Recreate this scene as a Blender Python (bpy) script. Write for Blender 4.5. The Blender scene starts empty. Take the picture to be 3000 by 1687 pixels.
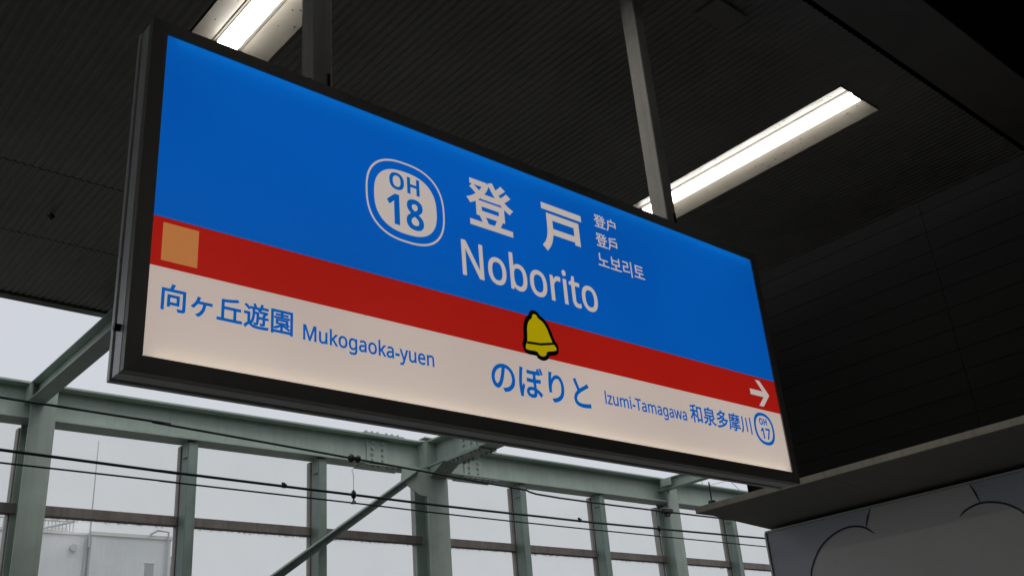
import bpy, bmesh, math, random
from mathutils import Matrix, Vector
random.seed(7)
sc = bpy.context.scene
C = sc.collection
CZ = 1.6                      # eye height above the platform; heights below are given from the eye

# ------------------------------------------------------------------ camera
cam = bpy.data.cameras.new('camera'); cam.lens = 35.434; cam.sensor_width = 36; cam.clip_end = 1000; cam.clip_start = 0.02
co = bpy.data.objects.new('camera', cam); C.objects.link(co); sc.camera = co
ax = ((0.75518471, -0.65082197, -0.07827393), (-0.21772395, -0.36166478, 0.90652902), (-0.61829793, -0.66755475, -0.41482325))
mw = Matrix.Identity(4)
for j in range(3):
    for i in range(3): mw[i][j] = ax[j][i]
mw.translation = (0, 0, CZ)
co.matrix_world = mw

# ------------------------------------------------------------------ sky, sun, exposure
SUN_EL, SUN_AZ = math.radians(56), math.radians(160)
w = bpy.data.worlds.new('World'); sc.world = w; w.use_nodes = True
nt = w.node_tree; bgn = nt.nodes['Background']
sky = nt.nodes.new('ShaderNodeTexSky'); sky.sky_type = 'NISHITA'; sky.sun_disc = False
sky.sun_elevation = SUN_EL; sky.sun_rotation = SUN_AZ; sky.air_density = 1.0; sky.dust_density = 6.0
hs = nt.nodes.new('ShaderNodeHueSaturation'); hs.inputs['Saturation'].default_value = 0.2
mx = nt.nodes.new('ShaderNodeMixRGB'); mx.inputs[0].default_value = 0.95; mx.inputs[2].default_value = (6.45, 6.7, 7.25, 1)   # overcast deck
nt.links.new(sky.outputs[0], hs.inputs['Color']); nt.links.new(hs.outputs[0], mx.inputs[1]); nt.links.new(mx.outputs[0], bgn.inputs[0])
bgn.inputs[1].default_value = 0.1
sl = bpy.data.lights.new('sun', 'SUN'); sl.energy = 0.8; sl.angle = math.radians(30); sl.color = (1, .97, .93)
so = bpy.data.objects.new('sun', sl); C.objects.link(so)
sd = Vector((math.sin(SUN_AZ)*math.cos(SUN_EL), math.cos(SUN_AZ)*math.cos(SUN_EL), math.sin(SUN_EL)))
so.rotation_euler = sd.to_track_quat('Z', 'Y').to_euler(); so.location = (0, -20, 30)
vs = sc.view_settings; vs.view_transform = 'Standard'; vs.look = 'None'; vs.exposure = 0; vs.gamma = 1; vs.use_curve_mapping = False
sc.cycles.max_bounces = 10; sc.cycles.transparent_max_bounces = 16; sc.cycles.use_denoising = True
sc.cycles.sample_clamp_indirect = 6

# ------------------------------------------------------------------ materials
MATS = {}
def pmat(name, col, rough=.6, metal=0., var=0., vscale=6., bump=0., bscale=60., stretch=(1, 1, 1), emit=None, es=0., spec=.5, streak=0.):
    if name in MATS: return MATS[name]
    m = bpy.data.materials.new(name); m.use_nodes = True; t = m.node_tree; n = t.nodes; L = t.links.new
    b = n['Principled BSDF']
    b.inputs['Base Color'].default_value = (*col, 1); b.inputs['Roughness'].default_value = rough; b.inputs['Metallic'].default_value = metal
    b.inputs['Specular IOR Level'].default_value = spec
    geo = n.new('ShaderNodeNewGeometry'); mp = n.new('ShaderNodeMapping'); mp.inputs['Scale'].default_value = stretch
    L(geo.outputs['Position'], mp.inputs[0])
    if var:
        nz = n.new('ShaderNodeTexNoise'); nz.inputs['Scale'].default_value = vscale; nz.inputs['Detail'].default_value = 7; nz.inputs['Roughness'].default_value = .65
        L(mp.outputs[0], nz.inputs['Vector'])
        rp = n.new('ShaderNodeValToRGB'); rp.color_ramp.elements[0].position = .3; rp.color_ramp.elements[1].position = .7
        rp.color_ramp.elements[0].color = (*[c*(1-var) for c in col], 1); rp.color_ramp.elements[1].color = (*[min(1, c*(1+var)) for c in col], 1)
        L(nz.outputs['Fac'], rp.inputs[0]); out = rp.outputs[0]
        if streak:
            m2 = n.new('ShaderNodeMapping'); m2.inputs['Scale'].default_value = (22, 22, .7); L(geo.outputs['Position'], m2.inputs[0])
            n2 = n.new('ShaderNodeTexNoise'); n2.inputs['Scale'].default_value = 1.6; n2.inputs['Detail'].default_value = 4; L(m2.outputs[0], n2.inputs['Vector'])
            r2 = n.new('ShaderNodeValToRGB'); r2.color_ramp.elements[0].position = .45; r2.color_ramp.elements[1].position = .75
            r2.color_ramp.elements[0].color = (1, 1, 1, 1); r2.color_ramp.elements[1].color = (1-streak, 1-streak*1.05, 1-streak*1.15, 1)
            L(n2.outputs['Fac'], r2.inputs[0])
            mm = n.new('ShaderNodeMixRGB'); mm.blend_type = 'MULTIPLY'; mm.inputs[0].default_value = 1
            L(out, mm.inputs[1]); L(r2.outputs[0], mm.inputs[2]); out = mm.outputs[0]
        L(out, b.inputs['Base Color'])
        mr = n.new('ShaderNodeMapRange'); mr.inputs['To Min'].default_value = max(.05, rough-.12); mr.inputs['To Max'].default_value = min(1, rough+.15)
        L(nz.outputs['Fac'], mr.inputs[0]); L(mr.outputs[0], b.inputs['Roughness'])
    if bump:
        nb = n.new('ShaderNodeTexNoise'); nb.inputs['Scale'].default_value = bscale; nb.inputs['Detail'].default_value = 5; L(mp.outputs[0], nb.inputs['Vector'])
        bp = n.new('ShaderNodeBump'); bp.inputs['Strength'].default_value = bump; bp.inputs['Distance'].default_value = .004
        L(nb.outputs['Fac'], bp.inputs['Height']); L(bp.outputs[0], b.inputs['Normal'])
    if emit:
        b.inputs['Emission Color'].default_value = (*emit, 1); b.inputs['Emission Strength'].default_value = es
    MATS[name] = m
    return m

def print_mat(name, base, emit, es, trans=None):
    """ink on the acrylic of the light box: lit evenly from inside, plus light of the edge tubes shining through"""
    m = pmat(name, base, rough=.3, emit=emit, es=es, spec=.35)
    t = m.node_tree; n = t.nodes
    if trans:                                      # diffuser sheet passes the inner light a little unevenly
        nz = n.new('ShaderNodeTexNoise'); nz.inputs['Scale'].default_value = 1.6; nz.inputs['Detail'].default_value = 1.5
        g = n.new('ShaderNodeNewGeometry'); t.links.new(g.outputs['Position'], nz.inputs['Vector'])
        mr = n.new('ShaderNodeMapRange'); mr.inputs['From Min'].default_value = .3; mr.inputs['From Max'].default_value = .7
        mr.inputs['To Min'].default_value = es*.90; mr.inputs['To Max'].default_value = es*1.08
        t.links.new(nz.outputs['Fac'], mr.inputs[0]); t.links.new(mr.outputs[0], n['Principled BSDF'].inputs['Emission Strength'])
    if trans and 'tl' not in n:
        tl = n.new('ShaderNodeBsdfTranslucent'); tl.name = 'tl'; tl.inputs[0].default_value = (*trans, 1)
        ad = n.new('ShaderNodeAddShader'); o = n['Material Output']
        t.links.new(n['Principled BSDF'].outputs[0], ad.inputs[0]); t.links.new(tl.outputs[0], ad.inputs[1]); t.links.new(ad.outputs[0], o.inputs[0])
    return m

WHITE_E, BLUE_E, RED_E = (.45, .385, .345), (.001, .080, .355), (.285, .008, .0045)
m_field_w = print_mat('lit_white_acrylic', (.3, .29, .27), WHITE_E, .90, (.75, .68, .55))
m_field_b = print_mat('lit_blue_acrylic', (.004, .035, .12), BLUE_E, .95, (.004, .22, .62))
m_field_r = print_mat('lit_red_acrylic', (.12, .006, .004), RED_E, .95, (.6, .02, .01))
m_ink_w = print_mat('lit_white_lettering', (.3, .29, .27), (.49, .43, .40), .92)
m_ink_b = print_mat('lit_blue_lettering', (.004, .035, .12), (.001, .092, .38), .95)
m_ink_o = print_mat('lit_orange_print', (.2, .1, .03), (.42, .155, .045), .95)
m_ink_y = print_mat('lit_yellow_print', (.15, .12, .002), (.36, .28, .001), .95)
m_ink_k = pmat('black_print', (.006, .006, .005), .35)
m_tube_in = pmat('sign_inner_tube', (.8, .8, .75), emit=(1, .93, .78), es=1.3)
m_white_in = pmat('sign_inner_white', (.2, .2, .2))
m_alu = pmat('bronze_aluminium', (.30, .28, .24), .40, .35, var=.12, vscale=3, stretch=(1, 1, .15), bump=.05, bscale=200)
m_alu_side = pmat('satin_aluminium', (.74, .74, .72), .36, .35, var=.10, vscale=4, stretch=(3, 3, .3))
m_groove = pmat('dark_gap', (.015, .015, .014), .8)
m_screw = pmat('black_screw', (.02, .02, .02), .4, .5)
m_post = pmat('pale_grey_paint', (.54, .52, .47), .5, var=.14, vscale=5, streak=.25, bump=.08)
m_ceil = pmat('ribbed_ceiling_paint', (.22, .208, .183), .5, var=.32, vscale=.9, bump=.05, bscale=90)
m_ceil_flat = pmat('flat_ceiling_paint', (.19, .18, .16), .6, var=.2, vscale=2, bump=.05)
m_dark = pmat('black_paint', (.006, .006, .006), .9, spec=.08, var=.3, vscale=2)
m_reflector = pmat('white_enamel_reflector', (.31, .285, .245), .5, var=.07, vscale=9, bump=.02)
m_lamp = pmat('lit_lamp_cover', (.9, .9, .88), .4, emit=(1, .97, .91), es=16)
m_grime = pmat('grime', (.05, .045, .035), .9)
m_green = pmat('grey_green_steel_paint', (.415, .49, .43), .5, var=.13, vscale=3.5, bump=.1, bscale=120, streak=.10)
m_green_d = pmat('grey_green_post_paint', (.26, .335, .295), .5, var=.16, vscale=5, bump=.1, bscale=120, streak=.16)
m_sash = pmat('brown_grey_sash', (.24, .21, .19), .5, .1, var=.18, vscale=7, streak=.25)
m_bolt = pmat('galvanised_bolt', (.42, .46, .42), .45, .4, var=.2, vscale=40)
m_wire = pmat('oxidised_copper_wire', (.022, .035, .038), .55, .3, var=.3, vscale=20)
m_insul = pmat('dark_insulator', (.03, .03, .032), .35)
m_slab = pmat('beige_fascia_paint', (.36, .34, .27), .6, var=.14, vscale=4, streak=.2, bump=.08)
m_soffit = pmat('grey_soffit_paint', (.26, .245, .215), .7, var=.14, vscale=2.2, bump=.08)
m_wallp = pmat('pale_mural_board', (.66, .65, .62), .42, var=.05, vscale=2.5)
m_trim = pmat('mural_edge_trim', (.45, .45, .44), .4, .5, var=.08)
m_line = pmat('mural_black_line', (.03, .03, .034), .6)
m_conc = pmat('concrete_platform', (.18, .175, .165), .85, var=.2, vscale=2.5, bump=.3)
m_ballast = pmat('ballast', (.09, .085, .08), .95, var=.4, vscale=14, bump=.8, bscale=25)
m_bwall = pmat('grey_render_facade', (.66, .69, .72), .8, var=.09, vscale=.5, streak=.12)
m_bwall2 = pmat('pale_render_facade', (.68, .68, .66), .8, var=.08, vscale=.6)
m_broof = pmat('roof_steel', (.45, .46, .48), .6, .1)
m_bwin = pmat('window_glass_dark', (.3, .32, .35), .2)
m_greywall = pmat('grey_wall_paint', (.22, .21, .2), .7, var=.15)

def halftone():
    m = bpy.data.materials.new('mural_dotted_print'); m.use_nodes = True; t = m.node_tree; n = t.nodes; L = t.links.new
    g = n.new('ShaderNodeNewGeometry'); mp = n.new('ShaderNodeMapping'); mp.inputs['Rotation'].default_value = (math.radians(45), 0, 0)
    mp.inputs['Scale'].default_value = (90, 90, 90)
    L(g.outputs['Position'], mp.inputs[0])
    fr = n.new('ShaderNodeVectorMath'); fr.operation = 'FRACTION'; L(mp.outputs[0], fr.inputs[0])
    sb = n.new('ShaderNodeVectorMath'); sb.operation = 'SUBTRACT'; sb.inputs[1].default_value = (.5, .5, .5); L(fr.outputs[0], sb.inputs[0])
    ml = n.new('ShaderNodeVectorMath'); ml.operation = 'MULTIPLY'; ml.inputs[1].default_value = (0, 1, 1); L(sb.outputs[0], ml.inputs[0])
    ln = n.new('ShaderNodeVectorMath'); ln.operation = 'LENGTH'; L(ml.outputs[0], ln.inputs[0])
    rp = n.new('ShaderNodeValToRGB'); rp.color_ramp.elements[0].position = .27; rp.color_ramp.elements[1].position = .36
    rp.color_ramp.elements[0].color = (.30, .33, .40, 1); rp.color_ramp.elements[1].color = (.60, .63, .69, 1)
    L(ln.outputs['Value'], rp.inputs[0]); L(rp.outputs[0], n['Principled BSDF'].inputs['Base Color']); n['Principled BSDF'].inputs['Roughness'].default_value = .45
    return m
m_dots = halftone()

def glass():
    m = bpy.data.materials.new('weathered_clear_sheet'); m.use_nodes = True; t = m.node_tree; n = t.nodes; L = t.links.new
    o = n['Material Output']; n.remove(n['Principled BSDF'])
    tr = n.new('ShaderNodeBsdfTransparent'); tr.inputs[0].default_value = (.985, .99, .975, 1)
    tl = n.new('ShaderNodeBsdfTranslucent'); tl.inputs[0].default_value = (.95, .96, .93, 1)
    gl = n.new('ShaderNodeBsdfGlossy'); gl.inputs['Roughness'].default_value = .12; gl.inputs[0].default_value = (.9, .9, .9, 1)
    df = n.new('ShaderNodeBsdfDiffuse'); df.inputs[0].default_value = (.09, .085, .06, 1)
    g = n.new('ShaderNodeNewGeometry'); nz = n.new('ShaderNodeTexNoise'); nz.inputs['Scale'].default_value = 2.2; nz.inputs['Detail'].default_value = 6
    L(g.outputs['Position'], nz.inputs['Vector'])
    mr = n.new('ShaderNodeMapRange'); mr.inputs['From Min'].default_value = .3; mr.inputs['From Max'].default_value = .7
    mr.inputs['To Min'].default_value = .10; mr.inputs['To Max'].default_value = .14; L(nz.outputs['Fac'], mr.inputs[0])
    m1 = n.new('ShaderNodeMixShader'); L(mr.outputs[0], m1.inputs[0]); L(tr.outputs[0], m1.inputs[1]); L(tl.outputs[0], m1.inputs[2])
    fn = n.new('ShaderNodeValue'); fn.outputs[0].default_value = .02
    m2 = n.new('ShaderNodeMixShader'); L(fn.outputs[0], m2.inputs[0]); L(m1.outputs[0], m2.inputs[1]); L(gl.outputs[0], m2.inputs[2])
    # dirt and moss that has settled along the lower and upper edge of every sheet
    tc = n.new('ShaderNodeTexCoord'); sp = n.new('ShaderNodeSeparateXYZ'); L(tc.outputs['Generated'], sp.inputs[0])
    d1 = n.new('ShaderNodeMath'); d1.operation = 'SUBTRACT'; d1.inputs[1].default_value = .5; L(sp.outputs['Z'], d1.inputs[0])
    d2 = n.new('ShaderNodeMath'); d2.operation = 'ABSOLUTE'; L(d1.outputs[0], d2.inputs[0])
    n2 = n.new('ShaderNodeTexNoise'); n2.inputs['Scale'].default_value = 34; n2.inputs['Detail'].default_value = 8; n2.inputs['Roughness'].default_value = .75; L(g.outputs['Position'], n2.inputs['Vector'])
    a = n.new('ShaderNodeMath'); a.operation = 'MULTIPLY_ADD'; a.inputs[1].default_value = .07; L(n2.outputs['Fac'], a.inputs[0]); L(d2.outputs[0], a.inputs[2])
    m3 = n.new('ShaderNodeMapRange'); m3.inputs['From Min'].default_value = .526; m3.inputs['From Max'].default_value = .55; m3.inputs['To Max'].default_value = .8; L(a.outputs[0], m3.inputs[0])
    mm = n.new('ShaderNodeMixShader'); L(m3.outputs[0], mm.inputs[0]); L(m2.outputs[0], mm.inputs[1]); L(df.outputs[0], mm.inputs[2])
    L(mm.outputs[0], o.inputs[0])
    return m
m_glass = glass()

# ------------------------------------------------------------------ mesh helpers
WL = {}           # world position of every object made here
CACHE = {}
def empty(name, loc, label=None, cat=None, group=None, kind=None, parent=None):
    o = bpy.data.objects.new(name, None); C.objects.link(o); o.empty_display_size = .1
    L = Vector((loc[0], loc[1], loc[2] + CZ)); o.location = L - (WL[parent.name] if parent else Vector()); WL[o.name] = L
    if parent: o.parent = parent
    tag(o, label, cat, group, kind); return o
def tag(o, label=None, cat=None, group=None, kind=None):
    for k, v in (('label', label), ('category', cat), ('group', group), ('kind', kind)):
        if v: o[k] = v
def part(name, geo, mat, parent=None, smooth=False, **kw):
    V, F = geo
    V = [Vector(v) for v in V]
    lo = Vector([min(v[i] for v in V) for i in range(3)]); hi = Vector([max(v[i] for v in V) for i in range(3)])
    c = (lo + hi) / 2
    rel = [v - c for v in V]
    key = (mat.name, smooth, len(F), tuple(tuple(round(x, 4) for x in v) for v in rel))
    me = CACHE.get(key)
    if me is None:
        me = bpy.data.meshes.new(name); me.from_pydata([tuple(v) for v in rel], [], F); me.materials.append(mat)
        if smooth:
            for p in me.polygons: p.use_smooth = True
        me.update(); CACHE[key] = me
    o = bpy.data.objects.new(name, me); C.objects.link(o)
    wl = c + Vector((0, 0, CZ)); o.location = wl - (WL[parent.name] if parent else Vector()); WL[o.name] = wl
    if parent: o.parent = parent
    tag(o, **kw); return o
def join(*gs):
    V, F = [], []
    for v, f in gs:
        n = len(V); V += list(v); F += [tuple(i + n for i in q) for q in f]
    return V, F
def bm_geo(bm):
    bm.verts.index_update(); g = [tuple(v.co) for v in bm.verts], [tuple(v.index for v in f.verts) for f in bm.faces]; bm.free(); return g
def box(x0, x1, y0, y1, z0, z1, bev=0):
    V = [(x0, y0, z0), (x1, y0, z0), (x1, y1, z0), (x0, y1, z0), (x0, y0, z1), (x1, y0, z1), (x1, y1, z1), (x0, y1, z1)]
    F = [(0, 3, 2, 1), (4, 5, 6, 7), (0, 1, 5, 4), (1, 2, 6, 5), (2, 3, 7, 6), (3, 0, 4, 7)]
    if not bev: return V, F
    bm = bmesh.new(); vs_ = [bm.verts.new(v) for v in V]
    for f in F: bm.faces.new([vs_[i] for i in f])
    bmesh.ops.bevel(bm, geom=bm.edges[:], offset=bev, segments=1, affect='EDGES')
    return bm_geo(bm)
def prism(poly, axis, a, b):
    """closed 2-D outline swept along an axis; poly in the other two axes (order x,y,z)"""
    def P(p, t): return {'x': (t, p[0], p[1]), 'y': (p[0], t, p[1]), 'z': (p[0], p[1], t)}[axis]
    n = len(poly); V = [P(p, a) for p in poly] + [P(p, b) for p in poly]
    F = [tuple(range(n))[::-1], tuple(range(n, 2*n))] + [(i, (i+1) % n, n+(i+1) % n, n+i) for i in range(n)]
    return V, F
def tube(pts, r, n=8, closed=False):
    pts = [Vector(p) for p in pts]; V, F = [], []
    up0 = Vector((0, 0, 1))
    for i, p in enumerate(pts):
        d = (pts[min(i+1, len(pts)-1)] - pts[max(i-1, 0)]).normalized()
        u = up0 if abs(d.z) < .95 else Vector((1, 0, 0))
        s = d.cross(u).normalized(); t = s.cross(d)
        rr = r[i] if isinstance(r, (list, tuple)) else r
        for k in range(n):
            a = 2*math.pi*k/n; V.append(tuple(p + s*math.cos(a)*rr + t*math.sin(a)*rr))
    for i in range(len(pts)-1):
        for k in range(n): F.append((i*n+k, i*n+(k+1) % n, (i+1)*n+(k+1) % n, (i+1)*n+k))
    F.append(tuple(range(n))[::-1]); F.append(tuple((len(pts)-1)*n+k for k in range(n)))
    return V, F
def hbeam_x(x0, x1, yc, z0, z1, fw, tf, tw):
    p = [(yc-fw/2, z0), (yc+fw/2, z0), (yc+fw/2, z0+tf), (yc+tw/2, z0+tf), (yc+tw/2, z1-tf), (yc+fw/2, z1-tf), (yc+fw/2, z1), (yc-fw/2, z1), (yc-fw/2, z1-tf), (yc-tw/2, z1-tf), (yc-tw/2, z0+tf), (yc-fw/2, z0+tf)]
    return prism(p, 'x', x0, x1)
def hbeam_y(y0, y1, xc, z0, z1, fw, tf, tw):
    p = [(xc-fw/2, z0), (xc+fw/2, z0), (xc+fw/2, z0+tf), (xc+tw/2, z0+tf), (xc+tw/2, z1-tf), (xc+fw/2, z1-tf), (xc+fw/2, z1), (xc-fw/2, z1), (xc-fw/2, z1-tf), (xc-tw/2, z1-tf), (xc-tw/2, z0+tf), (xc-fw/2, z0+tf)]
    return prism(p, 'y', y0, y1)

# ------------------------------------------------------------------ ground, platform, tracks
part('ground', box(-400, 400, -400, 400, -3.2, -2.72), m_ballast, kind='structure')
part('platform', box(-26, 26, -3.6, 4.05, -2.7, -1.6, .01), m_conc, kind='structure')
part('track_bed', box(-60, 60, 4.07, 7.0, -2.71, -2.45), m_ballast, kind='structure')

# ------------------------------------------------------------------ ceiling over the platform
K = 1.0275; H = 2.55*K
LX = ((1.226*K, 1.548*K), (3.668*K, 3.988*K)); LY0, LY1 = 1.71*K, 3.02*K
ceil = empty('ceiling', (1.5, 3.5, H), kind='structure')
def ribbed(x0, x1, y0, y1):
    n = max(1, round((x1-x0)/.0365)); p = (x1-x0)/n; d = .006; V, F = [], []
    prof = []
    for i in range(n):
        a = x0 + i*p; prof += [(a, d), (a+p*.30, d), (a+p*.46, 0), (a+p*.84, 0)]
    prof.append((x1, d))
    for x, z in prof: V += [(x, y0, H+z), (x, y1, H+z)]
    for i in range(len(prof)-1): F.append((2*i, 2*i+1, 2*i+3, 2*i+2))
    return V, F
xs = [-8, -5.6, -3.4, -1.22, 0, LX[0][0], LX[0][1], 2.66, LX[1][0], LX[1][1], 5.0*K]
YN, YF = 1.475*K, 5.63*K
G = .0035
for i in range(len(xs)-1):
    lit = (xs[i], xs[i+1]) in LX
    ysx = [(YN, LY0), (LY1, 4.245*K)] if lit else [(YN, 4.245*K)]
    for y0, y1 in ysx + [(4.245*K, 4.9*K), (4.9*K, YF)]:
        part('ceiling_panel', ribbed(xs[i]+.0006, xs[i+1]-.0006, y0+G, y1-G), m_ceil, ceil)
part('edge_panel', box(-8, 5.0*K, 1.19*K, 1.458*K, H+.004, H+.03, .003), m_ceil_flat, ceil)
part('edge_gutter', prism([(5.635*K, H-.012), (5.70*K, H-.012), (5.70*K, H+.076), (5.685*K, H+.076), (5.685*K, H), (5.635*K, H)], 'x', -8, 5.0*K), m_ceil_flat, ceil)
part('access_plate', box(2.74*K, 2.92*K, 1.66*K, 1.775*K, H-.012, H-.001, .003), m_ceil_flat, ceil)
part('corner_bead', box(4.985*K, 5.003*K, 1.19*K, 5.63*K, H-.006, H+.03, .003), m_ceil_flat, ceil)
part('sky_block_deck', box(-26, 5.05*K, 1.19*K, 5.68*K, H+.06, H+.075), m_dark, kind='structure')  # unseen deck added above the ceiling panels to block the sky
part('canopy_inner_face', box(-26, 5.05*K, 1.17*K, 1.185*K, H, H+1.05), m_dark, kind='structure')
part('rear_light_lid', box(-26, 26, -3.6, 1.165*K, H+.98, H+1.05), m_dark, kind='structure')  # unseen dark cover added over the camera side to hold back sky light
part('rear_light_block', box(-26, 26, -3.75, -3.61, -2.6, 3.3), m_greywall, kind='structure')  # unseen wall added behind the camera; the slot above it sets the daylight

# small dangling scrap on the ceiling
part('ceiling_scrap', join(tube([(1.30, 4.75, H-.001), (1.305, 4.73, H-.025), (1.292, 4.715, H-.05)], [.006, .012, .005], 6), tube([(1.305, 4.73, H-.025), (1.275, 4.72, H-.035)], [.008, .003], 6)), m_grime,
     label='tiny dark scrap dangling from the ribbed ceiling sheets', cat='debris')

# ------------------------------------------------------------------ ceiling lights
def ceiling_light(x0, x1, label):
    xc = (x0+x1)/2; t = empty('ceiling_light', (xc, (LY0+LY1)/2, H), label, 'light', 'recessed lights in the ceiling')
    d = .034; a, b = LY0+.004, LY1-.004
    hw = (x1-x0)/2 - .003; iw = .058
    L_ = [(-hw, 0), (-iw, d), (-iw-.004, d+.003), (-hw-.004+.003, .004)]
    part('reflector', prism([(xc-hw, H-.002), (xc-iw, H+d), (xc-iw, H+d+.004), (xc-hw, H+.004)], 'y', a, b), m_reflector, t)
    part('reflector', prism([(xc+hw, H-.002), (xc+hw, H+.004), (xc+iw, H+d+.004), (xc+iw, H+d)], 'y', a, b), m_reflector, t)
    base = part('base_channel', box(xc-iw, xc+iw, a, b, H+d-.004, H+d+.02), m_reflector, t)
    e = [(xc-hw, H-.002), (xc+hw, H-.002), (xc+iw, H+d), (xc-iw, H+d)]
    part('end_plate', prism(e, 'y', a-.004, a-.0005), m_reflector, t)
    part('end_plate', prism(e, 'y', b+.0005, b+.004), m_reflector, t)
    prof = [(xc+.042*math.cos(k*math.pi/12), H+d-.0065-.026*math.sin(k*math.pi/12)) for k in range(13)]
    part('lamp_cover', prism(prof[::-1], 'y', a+.010, b-.010), m_lamp, t)
    for sx in (-1, 1): part('seam', box(xc+sx*.0465-.0015, xc+sx*.0465+.0015, a, b, H+d-.0052, H+d-.004), m_grime, t)
    for yy in (a+.001, b-.0095): part('lamp_holder', box(xc-.045, xc+.045, yy, yy+.0085, H+.002, H+d-.0045, .004), m_reflector, t)
    # dead insects and dirt lying on the cover
    V, F = [], []
    for k in range(26):
        yy = random.choice([b-.05, b-.09, b-.2, b-.32, random.uniform(a, b-.05)]) + random.uniform(-.04, .03); an = random.uniform(1.1, 2.1)
        yy = min(yy, b-.032)
        px, pz = xc+.0426*math.cos(an), H+d-.0065-.0264*math.sin(an); s = random.uniform(.0012, .004)
        g = box(px-s*.8, px+s*.8, yy-s*random.uniform(1, 2.6), yy+s, pz-.0008, pz+.0008); n0 = len(V); V += g[0]; F += [tuple(i+n0 for i in f) for f in g[1]]
    for k in range(40):
        yy = random.uniform(a+.02, b-.01); sx = random.choice((-1, 1)); f = random.uniform(.1, .85); px = xc+sx*(hw+(iw-hw)*f); pz = H-.002+(d+.002)*f; s = random.uniform(.0008, .0025)
        g = box(px-s, px+s, yy-s*1.5, yy+s, pz-.002, pz); n0 = len(V); V += g[0]; F += [tuple(i+n0 for i in q) for q in g[1]]
    part('dirt_specks', (V, F), m_grime, t, kind='stuff')
    return t
ceiling_light(*LX[0], 'recessed ceiling light beside the dark sign hanger, speckled with dead insects')
ceiling_light(*LX[1], 'long recessed ceiling light seen whole, passing behind the pale sign hanger')

# ------------------------------------------------------------------ station name sign
D = 1.88; X0, X1, Z0, Z1 = .7183, 2.949, .7729, 1.5724
XO0, XO1, ZO0, ZO1 = .683, 2.985, .737, 1.607
sign = empty('station_sign', (1.834, D+.04, ZO0), 'illuminated blue, red and white station name sign in a metal frame', 'sign')
def rail(side, yf, yi, yb, o, i):
    """mitred frame rail: o = outer rect, i = inner rect; front face at yf outside, yi inside, back at yb"""
    (a0, a1, c0, c1), (b0, b1, d0, d1) = o, i
    O = {'l': [(a0, c0), (a0, c1)], 'r': [(a1, c1), (a1, c0)], 't': [(a0, c1), (a1, c1)], 'b': [(a1, c0), (a0, c0)]}[side]
    I = {'l': [(b0, d0), (b0, d1)], 'r': [(b1, d1), (b1, d0)], 't': [(b0, d1), (b1, d1)], 'b': [(b1, d0), (b0, d0)]}[side]
    V = [(O[0][0], yf, O[0][1]), (O[1][0], yf, O[1][1]), (I[1][0], yi, I[1][1]), (I[0][0], yi, I[0][1]),
         (O[0][0], yb, O[0][1]), (O[1][0], yb, O[1][1]), (I[1][0], yb, I[1][1]), (I[0][0], yb, I[0][1])]
    F = [(0, 1, 2, 3), (4, 7, 6, 5), (0, 4, 5, 1), (1, 5, 6, 2), (2, 6, 7, 3), (3, 7, 4, 0)]
    bm = bmesh.new(); v_ = [bm.verts.new(v) for v in V]
    for f in F: bm.faces.new([v_[k] for k in f])
    bmesh.ops.bevel(bm, geom=bm.edges[:], offset=.0012, segments=2, affect='EDGES')
    return bm_geo(bm)
outer = (XO0, XO1, ZO0, ZO1); inner = (X0, X1, Z0, Z1)
def inset(r, d): return (r[0]+d, r[1]-d, r[2]+d, r[3]-d)
for s in 'lrtb': part('frame_rail', rail(s, D-.003, D-.005, D+.018, outer, inner), m_alu, sign)
cas = empty('casing', (1.834, D+.04, ZO0), parent=sign)
for s in 'lrtb':
    part('side_strip', rail(s, D+.024, D+.024, D+.062, inset(outer, .0015), inset(outer, .03)), m_alu_side, cas)
    part('back_strip', rail(s, D+.069, D+.069, D+.084, inset(outer, -.001), inset(outer, .03)), m_alu_side, cas)
    part('groove', rail(s, D+.0175, D+.0175, D+.080, inset(outer, .007), inset(outer, .028)), m_groove, cas)
part('back_plate', box(XO0+.02, XO1-.02, D+.078, D+.083, ZO0+.02, ZO1-.02), m_white_in, cas)
def hexhead(c, ax_, r, h):
    V, F = [], []
    for t_, rr in ((0, r), (h*.8, r), (h, r*.8)):
        for k in range(8):
            a = k*math.pi/4; u, v = rr*math.cos(a), rr*math.sin(a)
            V.append({'x': (c[0]+t_*-1, c[1]+u, c[2]+v), 'y': (c[0]+u, c[1]-t_, c[2]+v), 'z': (c[0]+u, c[1]+v, c[2]-t_)}[ax_])
    for s in range(2):
        for k in range(8): F.append((s*8+k, s*8+(k+1) % 8, s*8+8+(k+1) % 8, s*8+8+k))
    F.append(tuple(range(16, 24))); return V, F
for zz in (ZO0+.105,):
    part('side_screw', hexhead((XO0+.0015, D+.043, zz), 'x', .0085, .012), m_screw, sign)
# tubes inside the light box, along its upper and lower edge
for zz in (Z0-.002, Z1+.002):
    part('inner_tube', box(X0+.02, X1-.02, D+.010, D+.018, zz-.004, zz+.004), m_tube_in, sign)

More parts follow.
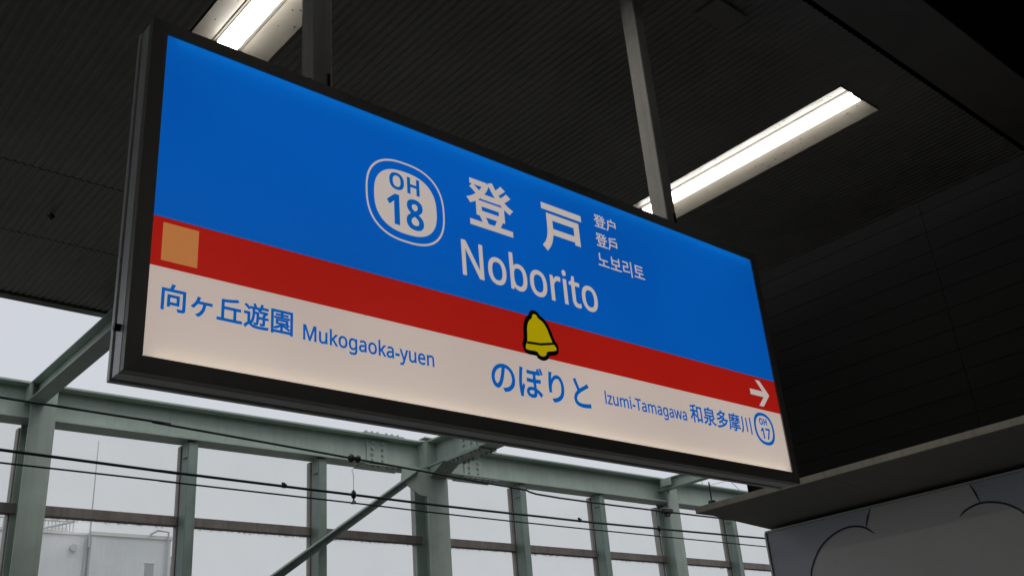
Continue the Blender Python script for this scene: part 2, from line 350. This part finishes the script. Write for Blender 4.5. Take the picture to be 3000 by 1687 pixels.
ZR0, ZR1 = Z0+.2055, Z0+.3235
def sheet(x0, x1, z0, z1, y, th=.0004): return box(x0, x1, y-th, y, z0, z1)
def quad(x0, x1, z0, z1, y): return [(x0, y, z0), (x1, y, z0), (x1, y, z1), (x0, y, z1)], [(0, 1, 2, 3)]
e_ = .004
face = empty('face_panel', (1.834, D, Z0), parent=sign)
part('blue_field', quad(X0-e_, X1+e_, ZR1, Z1+e_, D), m_field_b, face)
part('red_stripe', quad(X0-e_, X1+e_, ZR0, ZR1, D), m_field_r, face)
part('white_field', quad(X0-e_, X1+e_, Z0-e_, ZR0, D), m_field_w, face)
def U(u, v, y): return (X0+u, y, Z0+v)
Y1, Y2, Y3 = D-.0008, D-.0016, D-.0024
def poly_print(name, pts, y, mat, parent, **kw):
    n = len(pts); V = [U(u, v, y-.0004) for u, v in pts] + [U(u, v, y) for u, v in pts]
    F = [tuple(range(n))] + [(i, n+i, n+(i+1) % n, (i+1) % n) for i in range(n)]
    return part(name, (V, F), mat, parent, **kw)
def sq_ellipse(cu, cv, a, b, e=2.5, n=72):
    P = []
    for k in range(n):
        t = 2*math.pi*k/n; c, s = math.cos(t), math.sin(t)
        P.append((cu+a*math.copysign(abs(c)**(2/e), c), cv+b*math.copysign(abs(s)**(2/e), s)))
    return P
def ring(name, cu, cv, a, b, th, y, mat, parent, e=2.5):
    n = 96; o = sq_ellipse(cu, cv, a, b, e, n); i = sq_ellipse(cu, cv, a-th, b-th, e, n)
    V = [U(u, v, y-.0004) for u, v in o] + [U(u, v, y-.0004) for u, v in i]
    F = [(k, (k+1) % n, n+(k+1) % n, n+k) for k in range(n)]
    return part(name, (V, F), mat, parent)
def sans(s, bold=False):                       # plain sans forms of the Latin letters, found in the fallback fonts
    o = ''
    for c in s:
        if 'A' <= c <= 'Z': o += chr((0x1D5D4 if bold else 0x1D5A0)+ord(c)-65)
        elif 'a' <= c <= 'z': o += chr((0x1D5EE if bold else 0x1D5BA)+ord(c)-97)
        elif c.isdigit(): o += chr((0x1D7EC if bold else 0x1D7E2)+ord(c)-48)
        else: o += c
    return o
def lettering(body, box_, y, mat, parent, weight=0., name='lettering', spacing=1.):
    c = bpy.data.curves.new('text', 'FONT'); c.body = body; c.bevel_depth = weight; c.bevel_resolution = 0; c.resolution_u = 5; c.space_character = spacing
    t = bpy.data.objects.new('text', c); C.objects.link(t)
    dg = bpy.context.evaluated_depsgraph_get(); me = t.evaluated_get(dg).to_mesh()
    V = [tuple(v.co) for v in me.vertices]; F = [tuple(p.vertices) for p in me.polygons]
    t.evaluated_get(dg).to_mesh_clear(); bpy.data.objects.remove(t); bpy.data.curves.remove(c)
    x0, x1 = min(v[0] for v in V), max(v[0] for v in V); y0, y1 = min(v[1] for v in V), max(v[1] for v in V)
    zr = max(1e-6, max(abs(v[2]) for v in V))
    u0, u1, v0, v1 = box_
    P = [U(u0+(v[0]-x0)/(x1-x0)*(u1-u0), v0+(v[1]-y0)/(y1-y0)*(v1-v0), y-.0002-v[2]/zr*.0002) for v in V]
    return part(name, (P, F), mat, parent)
# station number mark
mark = empty('number_mark', U(.669, .44, D), parent=face)
ring('mark_ring', .669, .5595, .127, .1215, .0055, Y1, m_ink_w, mark)
poly_print('mark_disc', sq_ellipse(.6685, .5575, .1005, .094), Y1, m_ink_w, mark)
lettering(sans('OH', True), (.616, .714, .588, .640), Y2, m_ink_b, mark, .002)
lettering(sans('18', True), (.606, .724, .482, .575), Y2, m_ink_b, mark, .002)
# names
lettering('登', (.878, 1.053, .559, .718), Y1, m_ink_w, face, .022)
lettering('戸', (1.161, 1.338, .554, .717), Y1, m_ink_w, face, .026)
lettering(sans('Noborito'), (.848, 1.369, .392, .508), Y1, m_ink_w, face, .012)
lettering('登户', (1.398, 1.498, .699, .747), Y1, m_ink_w, face, .012)
lettering('登戶', (1.396, 1.493, .630, .680), Y1, m_ink_w, face, .012)
lettering('노보리토', (1.395, 1.608, .556, .612), Y1, m_ink_w, face, .006)
lettering('向ヶ丘遊園', (.030, .338, .108, .171), Y1, m_ink_b, face, .020)
lettering(sans('Mukogaoka-yuen'), (.364, .736, .0955, .149), Y1, m_ink_b, face, .020)
lettering('のぼりと', (.922, 1.288, .078, .170), Y1, m_ink_b, face, .020)
lettering(sans('lzumi-Tamagawa'), (1.349, 1.713, .095, .147), Y1, m_ink_b, face, .020)
lettering('和泉多摩川', (1.731, 2.046, .106, .169), Y1, m_ink_b, face, .020)
m17 = empty('number_mark', U(2.117, .08, D), parent=face)
ring('mark_ring', 2.1175, .1365, .0555, .0565, .011, Y1, m_ink_b, m17, 2.3)
lettering(sans('OH', True), (2.095, 2.139, .149, .174), Y1, m_ink_b, m17, .022)
lettering(sans('17', True), (2.095, 2.148, .101, .140), Y1, m_ink_b, m17, .008)
poly_print('arrow', [(2.184, .264), (2.140, .311), (2.117, .311), (2.1495, .2735), (2.077, .2735), (2.077, .2535), (2.1495, .2535), (2.115, .218), (2.139, .218)], Y1, m_ink_w, face)
poly_print('orange_square', [(.0235, .221), (.104, .221), (.104, .311), (.0235, .311)], Y1, m_ink_o, face)
# plain bell picture on the stripe
def bell(s, grow):
    P = []
    half = [(0, .5), (.07, .47), (.08, .40), (.20, .34), (.29, .20), (.33, .02), (.37, -.14), (.46, -.26), (.46, -.33), (.13, -.35), (.12, -.43), (0, -.48)]
    full = half + [(-x, y) for x, y in half[-2:0:-1]]
    a = math.radians(9); cu, cv = 1.107, .268
    n = len(full)
    for k in range(n):                            # grow outwards along the outline's normal, then smooth corners
        p0, p, p1 = full[k-1], full[k], full[(k+1) % n]
        tx, ty = p1[0]-p0[0], p1[1]-p0[1]; l = math.hypot(tx, ty); nx, ny = ty/l, -tx/l
        x, y = p[0]*s-nx*grow, p[1]*s-ny*grow
        P.append((x, y))
    for _ in range(2):
        Q = []
        for k in range(len(P)):
            p, q = P[k], P[(k+1) % len(P)]; Q += [(p[0]*.75+q[0]*.25, p[1]*.75+q[1]*.25), (p[0]*.25+q[0]*.75, p[1]*.25+q[1]*.75)]
        P = Q
    P = [(cu+x*math.cos(a)-y*math.sin(a), cv+x*math.sin(a)+y*math.cos(a)) for x, y in P]
    return P[::-1]
be = empty('bell_print', U(1.107, .2, D), parent=face)
poly_print('bell_outline', bell(.130, .0135), Y1, m_ink_k, be)
poly_print('bell_shape', bell(.130, .0), Y2, m_ink_y, be)
def strip2(pts, wd):
    L_, R_ = [], []
    for k, p in enumerate(pts):
        q0, q1 = pts[max(0, k-1)], pts[min(len(pts)-1, k+1)]; tx, ty = q1[0]-q0[0], q1[1]-q0[1]; l = math.hypot(tx, ty)
        ww = wd[k] if isinstance(wd, (list, tuple)) else wd
        L_.append((p[0]-ty/l*ww/2, p[1]+tx/l*ww/2)); R_.append((p[0]+ty/l*ww/2, p[1]-tx/l*ww/2))
    return R_ + L_[::-1]
a9 = math.radians(9)
def bl(x, y): x, y = x*.128, y*.128; return (1.107+x*math.cos(a9)-y*math.sin(a9), .268+x*math.sin(a9)+y*math.cos(a9))
poly_print('bell_band', strip2([bl(-.40, -.17), bl(0, -.20), bl(.40, -.17)], .007), Y3, m_ink_k, be)

# dust and small scuffs on the face
V, F = [], []
for k in range(46):
    u, v = random.uniform(.02, 2.2), random.uniform(.01, .79); a_, b_ = random.uniform(.0006, .0018), random.uniform(.0005, .0014)
    n0 = len(V); V += [U(u-a_, v, D-.003), U(u, v-b_, D-.003), U(u+a_, v+b_*.4, D-.003), U(u, v+b_, D-.003)]; F.append((n0, n0+1, n0+2, n0+3))
part('dust_specks', (V, F), m_grime, face, kind='stuff')
# hangers that carry the sign
for (hx0, hx1, lab) in ((1.113, 1.170, 'dark shaded hanger'), (2.508, 2.560, 'pale hanger lit by the ceiling light')):
    hp = empty('hanger', ((hx0+hx1)/2, D+.045, ZO1), parent=sign); hp['label'] = lab + ' of the sign'
    part('post', box(hx0, hx1, D+.010, D+.074, ZO1+.004, H+.05, .003), m_post, hp)
    part('base_plate', box(hx0-.012, hx1+.012, D+.008, D+.076, ZO1, ZO1+.005, .001), m_groove, hp)
    part('lit_edge_strip', box(hx1-.003, hx1+.004, D+.0745, D+.079, ZO1+.006, H+.05), m_alu_side, hp)  # bright strip added to stand for light catching the post's rear edge
    part('bolt', hexhead((hx0-.006, D+.02, ZO1+.017), 'z', .005, .012), m_screw, hp)
    part('wedge_plate', box(hx1-.016, hx1-.010, D+.0035, D+.0095, ZO1+.006, ZO1+.045), m_groove, hp)

# ------------------------------------------------------------------ steel and glass screen beyond the track
W = 7.05
scr = empty('trackside_screen', (5.4, W+.1, -2.72), 'grey green steel screen with weathered clear sheets beyond the track', 'screen wall')
BZ0, BZ1 = 2.305, 2.565
beam = part('top_beam', hbeam_x(-12, 30, W+.085, BZ0, BZ1, .18, .014, .010), m_green, scr)
cols = [2.03-6.72, 2.03-3.36, 2.03, 5.385, 8.625, 11.9, 15.2, 18.5]
posts = []
for a, b in zip(cols[:-1], cols[1:]):
    for k in (1, 2): posts.append(a+(b-a)*k/3)
for x in cols:
    c = part('column', join(box(x-.075, x+.095, W-.012, W+.004, -2.72, BZ1-.02), box(x-.004, x+.010, W+.004, W+.15, -2.72, BZ0-.003), box(x-.075, x+.095, W+.15, W+.164, -2.72, BZ0-.003)) if x != 5.385 else
             join(box(x-.105, x+.12, W-.045, W-.029, -2.72, BZ1+.012), box(x-.006, x+.008, W-.029, W+.15, -2.72, BZ0-.003), box(x-.105, x+.12, W+.15, W+.166, -2.72, BZ0-.003)), m_green, scr)
    part('back_post', box(x-.085, x-.01, W+.175, W+.24, -2.72, BZ0-.02), m_sash, scr)
for x in posts:
    part('post', box(x-.038, x+.038, W+.02, W+.14, -2.72, BZ0-.012, .004), m_green_d, scr)
    part('cleat', box(x-.05, x-.0385, W+.03, W+.10, BZ0-.13, BZ0-.002), m_green_d, scr)
    part('back_post', box(x-.045, x+.03, W+.142, W+.20, -2.72, BZ0-.012), m_sash, scr)
ms = sorted(cols+posts)
GY = W+.165
for a, b in zip(ms[:-1], ms[1:]):
    if b < -2 or a > 17: continue
    for z in (1.742, .30):
        part('transom', box(a+.05, b-.05, GY-.035, GY+.030, z-.058, z+.012, .003), m_sash, scr)
    for z0, z1 in ((1.756, BZ0+.03), (.314, 1.682), (-1.2, .24)):
        part('pane', box(a+.032, b-.047, GY, GY+.004, z0, z1), m_glass, scr)
part('base_panel', box(-12, 30, W+.15, W+.20, -2.72, -1.2), m_conc, scr)
# diagonal brace
p0, p1 = Vector((5.20, W-.055, 2.265)), Vector((2.18, W-.055, .19))
d = (p1-p0).normalized(); nrm = Vector((-d.z, 0, d.x)) if d.x*0-d.z > 0 else Vector((d.z, 0, -d.x))
nrm = Vector((d.z, 0, -d.x)); nrm = -nrm if nrm.z < 0 else nrm
def brace(p0, p1):
    V = []
    for p in (p0, p1):
        for (n_, y_) in ((.034, -.05), (.034, .02), (-.034, .02), (-.034, .012), (.027, .012), (.027, -.05)):
            q = p + nrm*n_; V.append((q.x, q.y+y_-.0, q.z))
    return V, [(0, 1, 2, 3, 4, 5)[::-1], (6, 7, 8, 9, 10, 11)] + [(k, (k+1) % 6, 6+(k+1) % 6, 6+k) for k in range(6)]
part('brace', brace(p0, p1), m_green_d, scr)
part('gusset', prism([(5.02, 2.30), (5.275, 2.30), (5.275, 2.06), (5.20, 2.06), (5.0, 2.17)], 'y', W-.048, W-.038), m_green, scr)
# cross beams from the canopy to the screen
CE = 5.865
c1 = part('cross_beam', hbeam_y(5.2, W+.04, 1.985, 2.415, 2.548, .115, .008, .007), m_green, scr)
c3 = part('cross_beam', hbeam_y(3.9, W+.09, 8.55, 2.43, 2.548, .10, .009, .007), m_green, scr)
c2 = part('cross_beam', hbeam_y(CE, W-.047, 5.40, 2.325, 2.562, .20, .013, .010), m_green, scr)
part('haunch', prism([(W-.05, 2.324), (W-.05, 2.235), (W-.25, 2.324)], 'x', 5.31, 5.49), m_green, scr)
part('cap_plate', box(5.385-.13, 5.385+.145, W-.07, W+.02, BZ1+.013, BZ1+.022), m_green, scr)
part('stiffener', box(5.275, 5.29, W-.0285, W+.09, BZ0+.015, BZ1-.015), m_green, scr)
part('stiffener', box(5.27, 5.515, W-.062, W-.0455, 2.318, 2.33), m_green, scr)
part('end_cleat', box(1.93, 1.942, W-.06, W+.09, 2.43, 2.545), m_green, scr)
part('end_cleat', box(8.455, 8.495, W-.14, W-.02, 2.455, 2.53), m_green, scr)
BOLT = .0125
def splice_x(xc):
    s = empty('splice', (xc, W+.09, 2.44), parent=scr)
    part('web_plate', box(xc-.13, xc+.09, W+.069, W+.0795, BZ0+.024, BZ1-.024), m_green, s)
    part('flange_plate', box(xc-.20, xc+.22, W+.000, W+.172, BZ1+.0005, BZ1+.012), m_green, s)
    part('flange_plate', box(xc-.20, xc+.22, W+.000, W+.172, BZ0-.012, BZ0-.0005), m_green, s)
    for cx in (-.075, .03):
        for k in range(4): part('bolt', hexhead((xc+cx, W+.069, BZ0+.055+k*.05), 'y', BOLT, .016), m_bolt, s)
    for cx in (-.16, -.10, -.04, .05, .11, .17):
        part('bolt', hexhead((xc+cx, W+.03, BZ0-.012), 'z', BOLT, .020), m_bolt, s)
        up = hexhead((xc+cx, W+.03, 0), 'z', BOLT, .022); part('bolt', ([(v[0], v[1], BZ1+.012-v[2]) for v in up[0]], [f[::-1] for f in up[1]]), m_bolt, s)
splice_x(4.86); splice_x(5.93)
s2 = empty('splice', (5.40, 6.55, 2.44), parent=scr)
part('web_plate', box(5.385, 5.3945, 6.43, 6.68, 2.342, 2.545), m_green, s2)
part('flange_plate', box(5.302, 5.498, 6.30, 6.76, 2.312, 2.3245), m_green, s2)
for cy in (6.50, 6.60):
    for k in range(4): part('bolt', hexhead((5.385, cy, 2.37+k*.05), 'x', BOLT, .016), m_bolt, s2)
for cy in (6.34, 6.40, 6.46, 6.58, 6.64, 6.70): 
    for cx in (5.335, 5.465): part('bolt', hexhead((cx, cy, 2.312), 'z', BOLT, .02), m_bolt, s2)

# ------------------------------------------------------------------ overhead wires
def wire(name, pts, r, label, ext0, ext1):
    P = [ext0] + pts + [ext1]; out = []
    for k in range(len(P)-1):                      # Catmull-Rom through the points
        a, b, c, d_ = [Vector(P[max(0, min(len(P)-1, q))]) for q in (k-1, k, k+1, k+2)]
        for s in range(6):
            t = s/6; out.append(.5*((2*b)+(c-a)*t+(2*a-5*b+4*c-d_)*t*t+(3*b-a-3*c+d_)*t**3))
    out.append(Vector(P[-1]))
    return part(name, tube(out, r, 8), m_wire, smooth=True, label=label, cat='wire', group='overhead wires above the track')
WY = 6.3
w1 = wire('overhead_wire', [(1.568, WY, 2.165), (2.636, WY, 2.137), (4.676, WY, 2.05), (5.637, WY, 2.010), (8.055, WY, 1.962)], .0085, 'upper black overhead wire that slants down across the steel beam', (-9, WY, 2.34), (24, WY, 2.05))
w2 = wire('overhead_wire', [(1.608, WY, 1.845), (2.657, WY, 1.822), (3.957, WY, 1.803), (5.614, WY, 1.787), (9.136, WY, 1.806)], .0098, 'thick middle overhead wire with small clamps, just above the thinnest wire', (-9, WY, 2.1), (24, WY, 2.0))
w3 = wire('overhead_wire', [(1.618, WY, 1.768), (2.661, WY, 1.756), (3.956, WY, 1.742), (5.607, WY, 1.722), (9.109, WY, 1.719)], .006, 'lowest and thinnest overhead wire in front of the clear sheets', (-9, WY, 1.86), (24, WY, 1.73))
def clampbox(x, z): return join(box(x-.015, x+.015, WY-.012, WY+.012, z-.014, z+.014, .003), box(x-.022, x+.005, WY-.006, WY+.006, z+.010, z+.024, .002))
for x, z in ((3.49, 1.812), (6.41, 1.789)): part('clamp', clampbox(x, z), m_insul, w2)
def hanger(x, zt, zm, zb, label, long=True):
    t = empty('wire_hanger', (x, WY, zb), label, 'wire hanger', 'hangers that carry the contact wires')
    loop = [(x+.016*math.sin(k*.9)*(1 if k < 6 else .0), WY+.01*math.cos(k*.9)*(1 if k < 6 else 0), zt-.015-k*(zt-.04-zm)/14) for k in range(14)] + [(x, WY, zm+.02)]
    part('drop_wire', tube(loop, .0022, 5), m_bolt, t)
    part('insulator', tube([(x, WY, zm+.035), (x, WY, zm+.02), (x, WY, zm), (x, WY, zm-.02), (x, WY, zm-.03)], [.006, .017, .021, .017, .006], 10), m_insul, t, smooth=True)
    part('ear', tube([(x, WY, zm-.03), (x, WY, zb+.02), (x, WY, zb-.004)], [.006, .008, .024], 8), m_insul, t)
hanger(4.063, 2.078, 1.802, 1.741, 'thin looped wire hanger below the bolted beam joint')
hanger(7.462, 1.98, 1.794, 1.718, 'thin wire hanger in front of the far steel column')
ins = empty('feeder_insulator', (4.0, WY, 2.09), 'black ribbed insulator clamp on the upper overhead wire', 'insulator')
for xx, rr in ((4.045, .034), (4.105, .030)):
    part('disc', tube([(xx-.018, WY, 2.077), (xx-.008, WY, 2.077), (xx+.008, WY, 2.0765), (xx+.018, WY, 2.076)], [.012, rr, rr, .012], 10), m_insul, ins, smooth=True)
part('strap', box(4.02, 4.125, WY-.012, WY+.012, 2.062, 2.092, .004), m_insul, ins)
ins2 = empty('feeder_clamp', (7.6, WY, 1.97), 'small black clamp on the upper wire at the far column', 'clamp')
part('jaw', box(7.54, 7.68, WY-.03, WY+.03, 1.945, 1.995, .01), m_insul, ins2)
part('jaw', box(7.58, 7.64, WY-.02, WY+.02, 1.915, 1.944, .006), m_insul, ins2)

# ------------------------------------------------------------------ shelter building beside the sign
bld = empty('platform_shelter', (6.5, 1.5, -1.6), 'dark platform shelter with beige fascia and curved black lines on its wall boards', 'building')
FX, WX, FY = 5.0, 5.672, 3.90
ZF0, ZF1 = 1.230, 1.267
slab = empty('roof_slab', (FX, FY, ZF0), parent=bld)
joints = [FY, 2.985, 1.2, -1.0, -3.5]
for a, b in zip(joints[1:], joints[:-1]):
    part('fascia_board', box(FX, FX+.02, a+.001, b-.001, ZF0, ZF1, .0015), m_slab, slab)
    part('soffit_board', [[(FX+.0205, a+.001, ZF0+.003), (FX+.0205, b-.001, ZF0+.003), (WX+.16, b-.001, 1.174), (WX+.16, a+.001, 1.174), (FX+.0205, a+.001, ZF0+.02), (FX+.0205, b-.001, ZF0+.02), (WX+.16, b-.001, 1.19), (WX+.16, a+.001, 1.19)], [(0, 1, 2, 3), (7, 6, 5, 4), (0, 4, 5, 1), (1, 5, 6, 2), (2, 6, 7, 3), (3, 7, 4, 0)]], m_soffit, slab)
part('slab_top', box(FX+.021, 9.5, -3.5, FY-.001, ZF0+.021, ZF1-.003), m_dark, slab)
part('slab_end', box(FX+.0, WX+.16, FY-.001, FY+.012, ZF0-.002, ZF1-.001), m_slab, slab)
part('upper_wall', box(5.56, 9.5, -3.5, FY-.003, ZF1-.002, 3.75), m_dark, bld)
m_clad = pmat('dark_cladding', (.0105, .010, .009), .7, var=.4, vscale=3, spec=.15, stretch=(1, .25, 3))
for k in range(18):
    z = ZF1+.10+k*.125
    for a, b in ((-3.5, .4), (.4, 2.3), (2.3, FY-.05)):
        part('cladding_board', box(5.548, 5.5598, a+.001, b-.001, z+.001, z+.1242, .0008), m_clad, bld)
part('upper_gutter', box(5.52, 5.559, -3.5, FY-.04, ZF1+.04, ZF1+.09), m_dark, bld)
part('lower_wall', box(WX+.02, 9.5, -3.5, FY-.006, -1.6, 1.160), m_greywall, bld)
part('top_trim', box(WX-.008, WX+.03, -3.5, FY-.001, 1.150, 1.163, .002), m_trim, bld)
part('corner_trim', box(WX-.010, WX+.05, FY-.012, FY+.004, -1.6, 1.1495, .002), m_trim, bld)
by = [FY-.0125, 1.72, -.6, -3.5]
for a, b in zip(by[1:], by[:-1]): part('wall_board', box(WX, WX+.0195, a+.0015, b-.0015, -1.5, 1.1495, .001), m_wallp, bld)
mur = empty('mural_print', (WX, 3, 1), parent=bld)
def yz_poly(name, pts, x, mat): 
    n = len(pts); V = [(x, p[0], p[1]) for p in pts]; return part(name, (V, [tuple(range(n))]), mat, mur)
def smooth_curve(P, n=8):
    out = []
    for k in range(len(P)-1):
        a, b, c, d_ = [Vector((*P[max(0, min(len(P)-1, q))], 0)) for q in (k-1, k, k+1, k+2)]
        for s in range(n):
            t = s/n; v = .5*((2*b)+(c-a)*t+(2*a-5*b+4*c-d_)*t*t+(3*b-a-3*c+d_)*t**3); out.append((v.x, v.y))
    out.append(P[-1]); return out
arc1 = smooth_curve([(3.60, .45), (3.632, .66), (3.619, .831), (3.581, .912), (3.511, .992), (3.411, 1.046), (3.319, 1.068), (3.25, 1.065), (3.187, 1.043), (3.134, .998)])
ln1 = smooth_curve([(3.181, 1.043), (3.160, 1.093), (3.126, 1.149)])
arc2 = smooth_curve([(2.604, .986), (2.557, 1.015), (2.475, 1.034), (2.398, 1.024), (2.332, .999), (2.286, .967), (2.254, .934), (2.15, .78), (2.10, .5)])
ln2 = smooth_curve([(2.502, 1.149), (2.482, 1.097), (2.470, 1.035)])
i1 = max(k for k, p in enumerate(arc1) if p[0] > 3.18); i2 = min(k for k, p in enumerate(arc2) if p[0] < 2.472)
yz_poly('dotted_field', [(3.885, .45)] + arc1[:i1+1] + ln1[1:] + [(3.885, 1.149)], WX-.0012, m_dots)
yz_poly('dotted_field', [(1.75, 1.149)] + ln2 + arc2[i2:] + [(1.75, .5)], WX-.0012, m_dots)
def taper(n, w): return [w*(min(1, .25+min(k, n-1-k)*.12)) for k in range(n)]
for L_ in (arc1, ln1, arc2, ln2):
    n = len(L_); wd = taper(n, .0115); Lf, Rt = [], []
    q = strip2(L_, wd); m_ = len(q)//2
    V = [(WX-.0024, p[0], p[1]) for p in q]; F = [(k, k+1, m_*2-2-k, m_*2-1-k) for k in range(m_-1)]
    part('drawn_line', (V, F), m_line, mur)
rod = part('conduit_rod', join(tube([(5.03, 3.80, ZF1+.002), (5.03, 3.80, ZF1+.135)], .005, 6), box(5.012, 5.048, 3.782, 3.818, ZF1+.0, ZF1+.022, .004)), m_insul, bld)

# aerial wires standing on the far end of the screen beam
part('aerial_wire', join(tube([(9.35, W+.1, BZ1), (9.33, W+.1, BZ1+.10), (9.28, W+.1, BZ1+.14)], .003, 5), tube([(9.36, W+.1, BZ1+.01), (9.86, W+.1, BZ1+.135)], .0022, 5), tube([(9.86, W+.1, BZ1+.14), (10.1, W+.1, BZ1)], .003, 5)), m_wire,
     label='thin antenna wires standing on the steel beam by the shelter', cat='wire')

# ------------------------------------------------------------------ building seen dimly through the sheets
BY = 45
apt = empty('apartment_building', (16, BY+5, -2.7), 'grey flat roofed building dimly seen through the weathered sheets', 'building')
part('wall', box(5, 15.5, BY, BY+12, -2.7, 9.84), m_bwall, apt)
part('wall', box(15.53, 19.05, BY-.35, BY+12, -2.7, 9.80), m_bwall, apt)
part('parapet', box(15.47, 19.12, BY-.42, BY+12, 9.80, 9.95), m_bwall2, apt)
part('parapet', box(5, 15.46, BY-.06, BY+12, 9.845, 9.93), m_bwall2, apt)
part('annex', box(19.13, 20.3, BY+.6, BY+12, -2.7, 9.28), m_bwall2, apt)
part('annex', box(20.4, 23, BY+2.6, BY+12, -2.7, 8.55), m_bwall, apt)
rl = empty('roof_railing', (13, BY+.3, 9.93), parent=apt)
for z in (10.42, 9.99): part('rail', box(5.1, 14.95, BY+.28, BY+.33, z, z+.045), m_broof, rl)
for k in range(66): part('bar', box(5.15+k*.15, 5.15+k*.15+.028, BY+.29, BY+.32, 9.931, 10.42), m_broof, rl)
part('stair_rail', tube([(13.2, BY+.22, 9.94), (14.9, BY+.22, 10.45)], .05, 6), m_broof, rl)
part('stair_house', box(14.35, 14.97, BY+1.2, BY+3, 9.931, 10.38), m_bwall2, apt)
part('antenna_mast', tube([(15.44, BY-.3, 9.3), (15.44, BY-.3, 10.9), (15.44, BY-.3, 14.0)], [.045, .03, .015], 6), m_broof, apt)
part('antenna_mast', tube([(14.2, BY+3, 9.9), (14.2, BY+3, 12.2)], [.03, .012], 6), m_broof, apt)
part('drain_pipe', tube([(18.02, BY-.5, 9.97), (18.35, BY-.5, 10.16), (18.85, BY-.5, 10.12), (18.86, BY-.5, 9.2), (18.86, BY-.5, 2)], .05, 8), m_broof, apt)
part('drain_pipe', tube([(15.40, BY-.06, 9.7), (15.40, BY-.06, 2)], .06, 8), m_broof, apt)
part('vent', tube([(14.88, BY-.02, 9.28), (14.88, BY-.14, 9.28)], .15, 12), m_broof, apt)
wn = part('window', box(17.92, 18.32, BY-.37, BY-.351, 8.05, 8.72), m_bwin, apt)
part('window_frame', box(17.88, 18.36, BY-.39, BY-.352, 8.721, 8.76), m_bwall2, wn)
for wx in (8.2, 11.3): 
    q = part('window', box(wx, wx+1.6, BY-.03, BY-.001, 7.4, 8.6), m_bwin, apt)
part('window', box(19.5, 19.95, BY+.57, BY+.599, 8.1, 8.9), m_bwin, apt)
